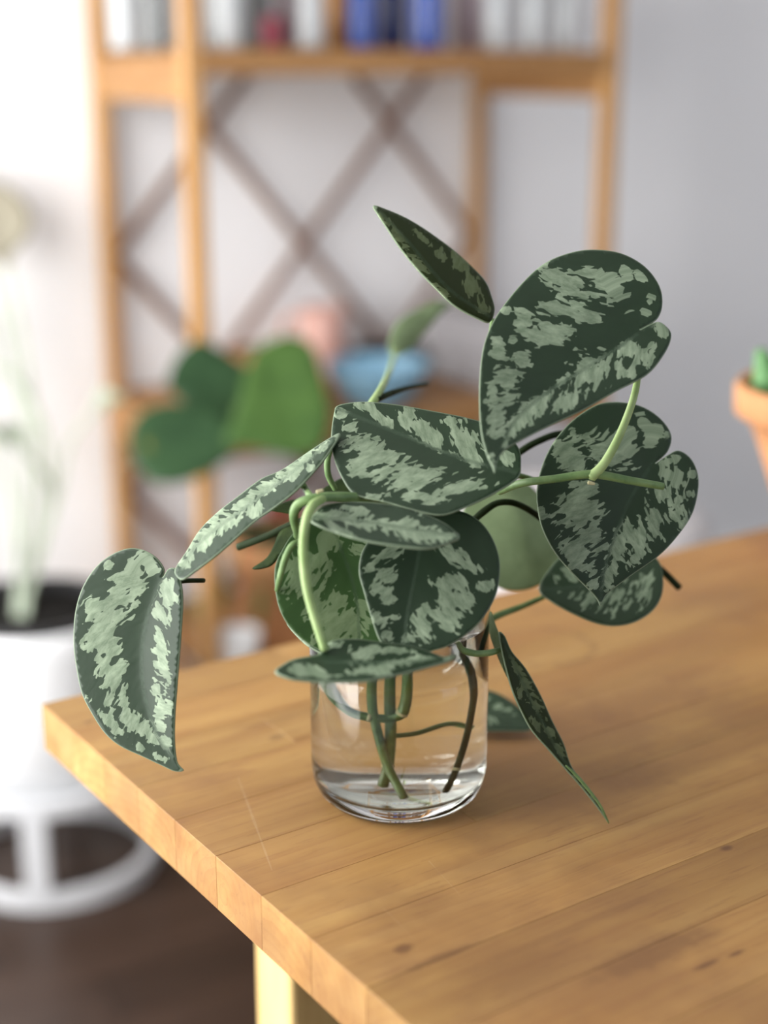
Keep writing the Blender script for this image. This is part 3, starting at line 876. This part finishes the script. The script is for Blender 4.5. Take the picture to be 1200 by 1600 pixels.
ST('petiole', [s8(256, 915) + ray(256, 915) * .004, P(285, 908, .675), P(318, 907, .69)], mm(8), 'stem_dark')
ST('stem', [P(519, 698, .69), P(512, 718, .692), P(513, 742, .695), P(524, 765, .70)], [mm(8), mm(11), mm(11), mm(9)], 'stem_mid')
ST('petiole', [P(770, 500, .695), P(768, 520, .70), P(764, 580, .71), P(770, 690, .72)], mm(9), 'stem_mid')
ST('petiole', [P(660, 842, .645), P(668, 810, .665), P(690, 780, .69)], mm(10), 'stem_mid')
ST('petiole', [J_(.006, .024, .10), J_(.012, .030, .138), J_(.016, .050, .130), J_(.020, .060, .075), J_(.024, .064, .034), P(696, 1106, dL + .016)], [.0022, .0024, .0024, .0024, .0024, .002], 'stem_dark')
ST('petiole', [s2(1014, 734) + ray(1014, 734) * .003, P(985, 748, .716), P(920, 766, .722), P(860, 758, .718), P(800, 742, .705), P(720, 748, .69)], [mm(10)] * 6, 'stem_mid')
ST('petiole', [P(856, 930, .76), P(930, 905, .768), s12(1006, 888) + ray(1006, 888) * .003], [mm(9)] * 3, 'stem_mid')
ST('leaf_tip', [P(884, 1196, .6885), P(900, 1211, .690), P(918, 1232, .692), P(938, 1259, .6945), P(951, 1286, .6975)], [.0004, .0008, .0008, .0006, .0003], 'stem_mid')
for u, v, d in ((500, 777, .626), (924, 750, .655)):
    n_ = ST('node_scar', [P(u - 5, v - 8 if u < 600 else v + 4, d), P(u + 5, v - 11 if u < 600 else v + 6, d)], [.0009, .0006], 'node')

# ------------------------------------------------------------------ glass jar, water, stems in water
jar = empty('glass_jar', JC)
tag(jar, 'clear glass jar of water holding the cuttings on the table', 'jar')
R0 = 0.0425
outer = [(0, .0022), (.020, .0020), (.029, .0004), (.0325, .0002), (.036, .0015), (.0395, .0052), (.0416, .0105), (.0424, .017), (R0, .026), (R0, .060), (R0, .098), (.0420, .104), (.0402, .110), (.0385, .114), (.0380, .118), (.0392, .1195), (.0392, .1225), (.0380, .1240), (.0380, .131), (.0374, .1325)]
inner = [(.0358, .1325), (.0352, .131), (.0352, .116), (.0360, .112), (.0380, .107), (.0396, .102), (.0402, .096), (.0402, .060), (.0402, .026), (.0398, .0185), (.0384, .0135), (.0350, .0098), (.0300, .0080), (.018, .0072), (0, .0072)]
body = lathe('body', outer + inner, M['glass'], jar, None, 96)
wp = [(0, .0071)] + [(r + .00012, z - .0001) for r, z in reversed(inner) if 0 < r and z < .094] + [(.04032, .090), (.0396, .0893), (.030, .0890), (0, .0890)]
water = lathe('water', wp, M['water'], None, JC, 96)
tag(water, 'clear water filling the glass jar', 'water')


def J(x, y, z):
    return JC + Vector((x, y, z))


def jar_stem(pts, r, mat='stem_water', nodes=()):
    q = [J(*p) for p in pts]
    o = ST('stem', q, r, mat)
    for i in nodes:
        c_, dv = q[i], (q[min(i + 1, len(q) - 1)] - q[max(i - 1, 0)]).normalized() * .0006
        nd = tube('node', [c_ - dv, c_ + dv], r * 1.14, M['node'], None, 12, 2)
        nd.parent = o
    return o


jar_stem([(-.004, .004, .150), (-.003, .000, .090), (-.0035, -.002, .060), (-.003, -.004, .040), (-.004, -.007, .022), (-.006, -.009, .012)], .0022, nodes=(2, 4))
jar_stem([(.000, .004, .150), (-.001, -.004, .085), (.002, -.006, .070), (.0035, -.006, .058), (.001, -.005, .048), (-.004, -.004, .045)], .0021, nodes=(2, 4))
jar_stem([(-.013, -.002, .140), (-.013, -.004, .080), (-.011, -.004, .060), (-.008, -.006, .040), (-.004, -.010, .022), (.002, -.020, .0100)], .0019, nodes=(2,))
jar_stem([(-.0035, -.004, .045), (-.011, -.005, .046), (-.018, -.004, .048), (-.026, -.002, .056), (-.031, .002, .064), (-.028, -.004, .072), (-.018, -.006, .080), (-.012, .0, .110)], .0021, nodes=(1,))
jar_stem([(.024, .012, .150), (.026, .010, .095), (.0275, .004, .070), (.026, -.004, .040), (.022, -.010, .020), (.018, -.014, .0100)], .0016, 'stem_dark', nodes=(4,))
jar_stem([(-.002, -.003, .036), (.006, .004, .035), (.016, .010, .037), (.024, .008, .034)], .0012)
jar_stem([(.014, .018, .140), (.015, .016, .090), (.017, .018, .060), (.022, .018, .050)], .0026, 'stem_dark')

# ------------------------------------------------------------------ terracotta pot on the table


def pot_profile(rt, rb, h, lip=.006, lh=.022, wall=.006):
    return [(0, 0.0), (rb, 0.0), (rb + .002, .003), (rb + (rt - lip - rb) * .95, h - lh - .002), (rt - lip * .4, h - lh), (rt, h - lh + .003), (rt, h - .002), (rt - .003, h), (rt - wall, h - .001), (rt - wall - .001, h - .018),
            (rt - wall - .003, h - .020)]


def soil_disc(r, z): return [(0, z + .004), (r * .5, z + .003), (r, z), (r, z - .01), (0, z - .01)]


q = on_z(1302, 856, TABLE_Z)
tp = empty('terracotta_pot', (q.x, q.y, TABLE_Z + .0003))
tag(tp, 'flared terracotta pot of green succulent at the far side of the table', 'plant pot')
lathe('body', [(0, 0), (.030, 0), (.032, .003), (.046, .040), (.060, .078), (.0670, .094), (.0735, .097), (.0775, .100), (.0785, .118), (.076, .122), (.071, .120), (.064, .104), (0, .103)], M['terracotta'], tp, None, 56)
lathe('soil', soil_disc(.064, .106), M['soil'], tp, None, 40)
for i in range(22):
    a_ = i * 2.399
    rr = .056 * math.sqrt((i + .5) / 22)
    lean = rr * 6
    L = .062 - rr * .45
    bx_, by_ = rr * math.cos(a_), rr * math.sin(a_)
    dx, dy = math.cos(a_) * lean, math.sin(a_) * lean
    bm = tube_bm([(bx_, by_, .104), (bx_ + dx * L * .5, by_ + dy * L * .5, .104 + L * .5), (bx_ + dx * L * 1.1, by_ + dy * L * 1.1, .104 + L * 1.05)], [.005, .012, .004], 8, 5)
    from_bm('succulent_leaf', bm, M['succulent'], tp, None, None, True)

# ------------------------------------------------------------------ wooden rack
RW, RD, PS = 0.70, 0.372, 0.025
rack = empty('wooden_rack', (RO.x, RO.y, 0), TH)
tag(rack, 'open pine shelf rack with a criss-cross lattice back', 'shelf')
for pa, pb in ((0, 0), (RW, 0), (0, RD), (RW, RD)):
    box('post', pa - PS / 2, pa + PS / 2, pb - PS / 2, pb + PS / 2, .0005, 1.62, M['pine'], rack, bevel=.002)
shelves = (0.19, 0.575, 1.110, 1.60)
for z in shelves:
    sh = empty('shelf_board', (0, 0, 0)); sh.parent = rack
    for i in range(5):
        y0 = -PS / 2 + .012 + i * (RD / 5)
        box('slat', -PS / 2 + .018 + .015, RW + PS / 2 - .033, y0, y0 + RD / 5 - .006, z - .010, z, M['pine_flat'], sh, bevel=.0015)
    box('front_rail', PS / 2 + .0005, RW - PS / 2 - .0005, -PS / 2 + .001, -PS / 2 + .011, z - .034, z, M['pine_flat'], rack, bevel=.0015)
    box('back_rail', PS / 2 + .0005, RW - PS / 2 - .0005, RD + .001, RD + .011, z - .034, z, M['pine_flat'], rack, bevel=.0015)
    for xa in (0, RW):
        o = box('side_rail', -.5 * (RD - PS) + .0005, .5 * (RD - PS) - .0005, -.008, .008, z - .072, z - .010, M['pine_flat'], rack, bevel=.0015)
        o.location = (xa, RD / 2, 0); o.rotation_euler = (0, 0, math.pi / 2)

# lattice: two layers of thin diagonal slats between the back posts
LB = RD + .002
na, nz = on_room_b(473, 380, LB)
na2, nz2 = on_room_b(617, 190, LB)
na3, nz3 = on_room_b(335, 198, LB)
da = ((na2 - na) + (na - na3)) / 2
dzz = ((nz2 - nz) + (nz3 - nz)) / 2
lat = empty('lattice', (0, 0, 0)); lat.parent = rack


def clip(p, dvec, a0, a1, z0, z1):
    t0, t1 = -9, 9
    for pp, dd, lo, hi in ((p[0], dvec[0], a0, a1), (p[1], dvec[1], z0, z1)):
        s0, s1 = (lo - pp) / dd, (hi - pp) / dd
        t0, t1 = max(t0, min(s0, s1)), min(t1, max(s0, s1))
    return t0, t1


for sgn, lay in ((1, -.005), (-1, .001)):
    dv = Vector((da, sgn * dzz)).normalized()
    for k in range(-8, 9):
        t0, t1 = clip((na + 2 * da * k, nz), dv, PS / 2 + .002, RW - PS / 2 - .002, .12, 1.072)
        if t1 - t0 < .06: continue
        L = t1 - t0
        mid = Vector((na + 2 * da * k + dv.x * (t0 + t1) / 2, nz + dv.y * (t0 + t1) / 2))
        o = box('lattice_slat', -L / 2, L / 2, -.0025, .0025, -.0075, .0075, M['lattice'], lat, bevel=.0008)
        o.location = (mid.x, LB + lay, mid.y)
        o.rotation_euler = (0, -math.atan2(dv.y, dv.x), 0)

# ------------------------------------------------------------------ glassware on the upper shelf
ZU = 1.1103


def place(u, v, b, z):
    """room spot under pixel column u at room depth b"""
    a, _ = on_room_b(u, v, b)
    return room(a, b, z)


def tumbler(u, b, r, h, mat, name, label, cat, group=None):
    o = lathe(name, [(0, 0), (r * .86, 0), (r * .92, .003), (r, h * .5), (r, h), (r - .003, h), (r - .003, h * .5), (r * .88 - .002, .014), (0, .012)], M[mat], None, place(u, 60, b, ZU), 32)
    return tag(o, label, cat, group)


def bottle(u, b, r, h, mat, name, label, cat, group=None):
    t = empty(name, place(u, 60, b, ZU))
    lathe('body', [(0, .004), (r * .8, 0), (r * .96, .003), (r, .010), (r, h * .62), (r * .92, h * .70), (r * .45, h * .80), (r * .36, h * .86), (r * .36, h), (r * .30, h), (0, h * .99)], M[mat], t, None, 32)
    lathe('cap', [(0, h * .985), (r * .43, h * .985), (r * .43, h * 1.10), (r * .38, h * 1.12), (0, h * 1.12)], M['black_plastic'], t, None, 24)
    return tag(t, label, cat, group)


tumbler(196, .22, .022, .15, 'frosted', 'drinking_glass', 'tall frosted glass beside the left end of the upper shelf', 'glass')
tumbler(246, .20, .021, .13, 'smoke', 'drinking_glass', 'grey smoked glass just left of the front rack post on the upper shelf', 'glass')
tumbler(345, .16, .020, .12, 'smoke', 'drinking_glass', 'grey smoked glass just right of the front rack post on the upper shelf', 'glass')
tumbler(362, .04, .019, .14, 'frosted', 'drinking_glass', 'frosted white glass just right of the front rack post', 'glass')
bottle(405, .20, .022, .20, 'smoke', 'bottle', 'grey bottle behind the small red jar on the upper shelf', 'bottle')
tumbler(428, .12, .017, .045, 'red_glaze', 'small_jar', 'small red jar on the upper shelf', 'jar')
tumbler(452, .24, .020, .16, 'mauve', 'drinking_glass', 'pale mauve glass between the red jar and a white bottle', 'glass')
bottle(486, .05, .019, .22, 'frosted', 'bottle', 'tall white bottle left of the amber jar on the upper shelf', 'bottle')
tumbler(528, .14, .019, .11, 'amber', 'small_jar', 'amber jar between the white bottle and blue bottles', 'jar')
bottle(565, .07, .020, .22, 'blue_glass', 'bottle', 'leftmost blue glass bottle next to the amber jar', 'bottle', 'blue bottles on the upper shelf')
bottle(612, .13, .024, .24, 'deep_blue_glass', 'bottle', 'darkest navy bottle in the middle of the three blue bottles', 'bottle', 'blue bottles on the upper shelf')
bottle(668, .07, .025, .22, 'blue_glass', 'bottle', 'widest bright blue bottle, rightmost of the three blue bottles', 'bottle', 'blue bottles on the upper shelf')
tumbler(730, .14, .026, .13, 'mauve', 'drinking_glass', 'wide pale mauve glass right of the blue bottles', 'glass')
tumbler(776, .05, .019, .10, 'frosted', 'drinking_glass', 'frosted white glass nearest the blue bottles, first of three at the right end', 'glass', 'frosted glasses at the right end of the upper shelf')
tumbler(832, .05, .022, .10, 'frosted', 'drinking_glass', 'frosted white glass in the middle of three at the right end', 'glass', 'frosted glasses at the right end of the upper shelf')
tumbler(882, .05, .020, .10, 'frosted', 'drinking_glass', 'frosted white glass closest to the right rack post', 'glass', 'frosted glasses at the right end of the upper shelf')

# ------------------------------------------------------------------ lower shelf
ZL = 0.5753


def bowl(name, u, b, z, r, h, mat, label, cat, inner_mat=None):
    t = empty(name, place(u, 640, b, z))
    lathe('body', [(0, .0), (r * .55, 0), (r * .58, .004), (r * .80, h * .45), (r * .95, h * .85), (r, h), (r - .003, h + .002), (r - .006, h), (r * .90, h * .80), (r * .72, h * .40), (r * .4, .012), (0, .010)], M[mat], t, None, 40)
    lathe('foot', [(r * .30, .0), (r * .50, .0), (r * .50, .006), (r * .30, .006)], M[mat], t, None, 32, True)
    return tag(t, label, cat)


# nested: black bowl behind, blue bowl in front
bowl('bowl', 608, .282, ZL, .070, .040, 'black_plastic', 'black bowl behind the light blue bowl on the lower shelf', 'bowl')
bowl('bowl', 590, .085, ZL, .083, .062, 'blue_glaze', 'light blue glazed bowl on the lower shelf', 'bowl')
mg = empty('mug', place(505, 560, .312, ZL))
lathe('body', [(0, 0), (.034, 0), (.037, .004), (.039, .05), (.039, .118), (.036, .120), (.035, .105), (.034, .012), (0, .01)], M['pink_glaze'], mg, None, 36)
from_bm('handle', tube_bm([(-.037, 0, .10), (-.060, 0, .10), (-.066, 0, .07), (-.058, 0, .035), (-.037, 0, .03)], [.005] * 5, 10, 6), M['pink_glaze'], mg, None, None, True)
tag(mg, 'tall dusty pink mug behind the light blue bowl', 'mug')
for i, (lab) in enumerate(('grey box at the bottom of the stack beside the black bowl', 'grey box on top of the stack beside the black bowl')):
    r_ = empty('storage_box', place(752, 640, .130, ZL + i * .0602), TH + .03 * i)
    box('carton', -.036, .036, -.12, .12, .0003, .048, M['grey_card'], r_, bevel=.002)
    box('lid', -.038, .038, -.122, .122, .0485, .060, M['grey_card'], r_, bevel=.002)
    tag(r_, lab, 'box', 'grey boxes on the lower shelf')

# broad-leaved plant
pp = place(420, 690, .10, ZL)
hp = empty('potted_plant', pp)
tag(hp, 'broad leaved green plant in a terracotta pot on the lower shelf', 'plant')
lathe('pot', pot_profile(.060, .045, .085), M['terracotta'], hp, (0, 0, .013), 40)
lathe('saucer', [(0, 0), (.062, 0), (.070, .010), (.068, .012), (.060, .008), (0, .007)], M['terracotta'], hp, (0, 0, .0003), 40)
lathe('soil', soil_disc(.053, .082), M['soil'], hp, None, 32)


def HL(outline, mid, d, mat, pet_at, **k):
    o, s = build_leaf('leaf', outline, mid, d, mats=[M[mat], M['house_leaf']], grid=14, thick=.0012, **k)
    o.parent = hp; o.matrix_parent_inverse = Matrix.Translation(-pp)
    e = s(*pet_at) + ray(*pet_at) * .004
    basep = pp + Vector((0, 0, .085))
    t = tube('petiole', [basep, basep.lerp(e, .5) + Vector((0, 0, .03)), e], [.004, .0035, .003], M['stem_mid'])
    t.parent = hp; t.matrix_parent_inverse = Matrix.Translation(-pp)


HL([(352, 690), (372, 640), (382, 590), (402, 548), (448, 524), (488, 540), (505, 590), (516, 650), (500, 700), (455, 712), (400, 700)], [(420, 545), (440, 620), (470, 708)], 2.02, 'house_leaf', (425, 560), sx=.1, sy=.5, fold=-.15, cup=.8, seed=30)
HL([(262, 596), (278, 556), (310, 532), (350, 548), (382, 575), (388, 625), (352, 655), (306, 640), (275, 618)], [(372, 600), (320, 592), (265, 590)], 2.06, 'house_leaf_dark', (368, 600), sx=.3, sy=.5, fold=-.2, seed=31)
HL([(202, 700), (212, 655), (250, 632), (310, 632), (362, 655), (375, 690), (345, 725), (290, 752), (235, 750)], [(362, 665), (290, 690), (208, 715)], 1.98, 'house_leaf_dark', (358, 668), sx=.2, sy=.6, fold=-.2, seed=32)
HL([(350, 650), (352, 610), (372, 575), (410, 575), (430, 620), (415, 670), (385, 690)], [(385, 580), (392, 630), (385, 688)], 2.08, 'house_leaf', (388, 590), sx=0, sy=.4, fold=-.15, seed=33)

# ------------------------------------------------------------------ bottom shelf
ZB = 0.1903
qb = place(452, 960, .12, ZB)
bp = empty('potted_plant', qb)
tag(bp, 'terracotta pot with trailing stems on the bottom shelf', 'plant')
lathe('pot', pot_profile(.100, .068, .185, .008, .04, .008), M['terracotta'], bp, None, 44)
lathe('soil', soil_disc(.090, .172), M['soil'], bp, None, 32)
for i in range(7):
    a_ = -2.9 + i * .55
    e = Vector((math.cos(a_) * .13, math.sin(a_) * .13, .10 + .02 * (i % 3)))
    from_bm('trailing_stem', tube_bm([(math.cos(a_) * .03, math.sin(a_) * .03, .172), (math.cos(a_) * .09, math.sin(a_) * .09, .215), e], [.0025, .0025, .0015], 8, 6), M['stem_mid'], bp, None, None, True)
    bm = tube_bm([e, e + Vector((math.cos(a_) * .02, math.sin(a_) * .02, -.03)), e + Vector((math.cos(a_) * .022, math.sin(a_) * .022, -.07))], [.003, .009, .001], 8, 5)
    from_bm('leaf', bm, M['house_leaf'], bp, None, None, True)
cpos = place(372, 960, .03, ZB)
cp = empty('white_cup', cpos)
lathe('body', [(0, 0), (.026, 0), (.029, .004), (.033, .060), (.033, .066), (.030, .066), (.027, .012), (0, .010)], M['white_ceramic'], cp, None, 32)
tag(cp, 'small white cup at the front of the bottom shelf', 'cup')
rj = tumbler(440, .27, .03, .18, 'red_glaze', 'vase', 'dark red vase at the back of the bottom shelf', 'vase')
rj.location = place(440, 810, .30, ZB)

# ------------------------------------------------------------------ white plant stand with planter
sp = on_z(92, 1342, 0)
stand = empty('plant_stand', (sp.x, sp.y, 0))
tag(stand, 'white metal plant stand with a ring foot on the dark floor', 'plant stand')


def ring_bm(R, r_in, z0, z1, n=56):
    return lathe_bm([(R, z0), (R, z1), (r_in, z1), (r_in, z0)], n, True)


from_bm('foot_ring', ring_bm(.142, .126, .0005, .024), M['white_metal'], stand)
from_bm('top_ring', ring_bm(.142, .126, .138, .160), M['white_metal'], stand)
from_bm('tray', lathe_bm([(0, .139), (.1255, .139), (.1255, .146), (0, .146)], 48), M['white_metal'], stand)
for i in range(4):
    an = -math.pi / 2 + .02 + i * math.pi / 2
    o = box('leg', -.017, .017, -.007, .007, .0245, .1375, M['white_metal'], stand, bevel=.003, seg=2)
    o.location = (math.cos(an) * .134, math.sin(an) * .134, 0); o.rotation_euler = (0, 0, an + math.pi / 2)

planter = empty('planter', (sp.x - .012, sp.y, .1463))
PLZ = .235
tag(planter, 'white planter standing on the white ring footed stand', 'planter')
lathe('body', [(0, 0), (.098, 0), (.105, .004), (.116, .10), (.124, .210), (.124, .232), (.121, .235), (.117, .232), (.112, .19), (.10, .012), (0, .010)], M['white_ceramic'], planter, None, 56)
from_bm('seam', tube_bm([(.018, -.1206, .245), (.020, -.1175, .18), (.030, -.1115, .10)], [.0015, .0018, .0015], 8, 6), M['grey_card'], planter, None, None, True)

tall = empty('arching_plant', (sp.x - .012, sp.y, .1463 + .192))
tag(tall, 'pale arching house plant in a black pot inside the white planter', 'plant')
lathe('nursery_pot', [(0, -.18), (.085, -.18), (.108, .040), (.1165, .0445), (.1165, .050), (.104, .050), (.100, .030), (0, .028)], M['black_plastic'], tall, None, 48)
lathe('soil', soil_disc(.101, .034), M['soil'], tall, None, 32)
tl = tall.location


def arch(pxs, r=.004, leafmat='pale_leaf', leaf_len=0.0):
    pts = [Vector((.02 * random.uniform(-1, 1), .02 * random.uniform(-1, 1), .034))] + [P(u, v, d) - tl for u, v, d in pxs]
    o = tube('stem', pts, [r] * len(pts), M['pale_leaf'])
    o.parent = tall
    e = pts[-1]
    dr = (pts[-1] - pts[-2]).normalized()
    if leaf_len:
        s = dr.cross(Vector((0, 1, .3))).normalized()
        bm = bmesh.new()
        up_, rows = Vector((0, 0, -1)), []
        nr = 12
        for i in range(nr + 1):
            t = i / nr
            w = leaf_len * .24 * math.sin(math.pi * min(1, t * .93 + .04)) ** .8 * (1 - .3 * t)
            c_ = e + dr * leaf_len * t + up_ * leaf_len * .55 * t * t
            rows.append([bm.verts.new(c_ + s * w * k + Vector((0, 0, abs(k) * w * .3))) for k in (-1, -.5, 0, .5, 1)])
        for A, B in zip(rows[:-1], rows[1:]):
            for j in range(4): bm.faces.new((A[j], A[j + 1], B[j + 1], B[j]))
        lf = from_bm('leaf', bm, M[leafmat], tall, None, None, True)
        md = lf.modifiers.new('thickness', 'SOLIDIFY'); md.thickness = .001


arch([(80, 800, 2.2), (70, 680, 2.2), (20, 590, 2.2), (-40, 560, 2.2)], .005, 'pale_leaf', .16)
arch([(90, 780, 2.15), (110, 690, 2.12), (150, 640, 2.1)], .003, 'pale_leaf', .07)
arch([(60, 760, 2.2), (40, 560, 2.22), (10, 420, 2.25)], .004, 'dry_leaf', .10)
arch([(40, 700, 2.2), (0, 480, 2.25), (-50, 330, 2.25)], .004, 'dry_leaf', .14)
arch([(20, 780, 2.1), (-30, 640, 2.05), (-60, 560, 2.0)], .004, 'pale_leaf', .14)
arch([(70, 830, 2.2), (78, 760, 2.2), (30, 700, 2.15)], .004, 'pale_leaf', .10)

o, _ = build_leaf('leaf', [(-70, 330), (-30, 292), (10, 290), (42, 318), (50, 352), (26, 390), (-20, 402), (-60, 380)], [(10, 400), (0, 350), (-20, 292)], 2.24, sx=.3, sy=.4, fold=-.2, mats=[M['dry_leaf'], M['dry_leaf']], grid=16, thick=.001, seed=40)
o.parent = tall; o.matrix_parent_inverse = Matrix.Translation(-tl)
# ------------------------------------------------------------------ pale stool behind the table
sq = Vector((.235, 1.92, 0))
stool = empty('stool', sq)
tag(stool, 'pale grey padded round stool behind the table', 'stool')
lathe('cushion', [(0, .43), (.17, .43), (.196, .445), (.205, .475), (.198, .508), (.175, .525), (.12, .532), (0, .534)], M['pale_fabric'], stool, None, 56)
for i in range(4):
    an = math.pi / 4 + i * math.pi / 2
    from_bm('leg', tube_bm([(math.cos(an) * .17, math.sin(an) * .17, .002), (math.cos(an) * .14, math.sin(an) * .14, .43)], [.011, .014], 12, 4), M['pine_leg'], stool, None, None, True)
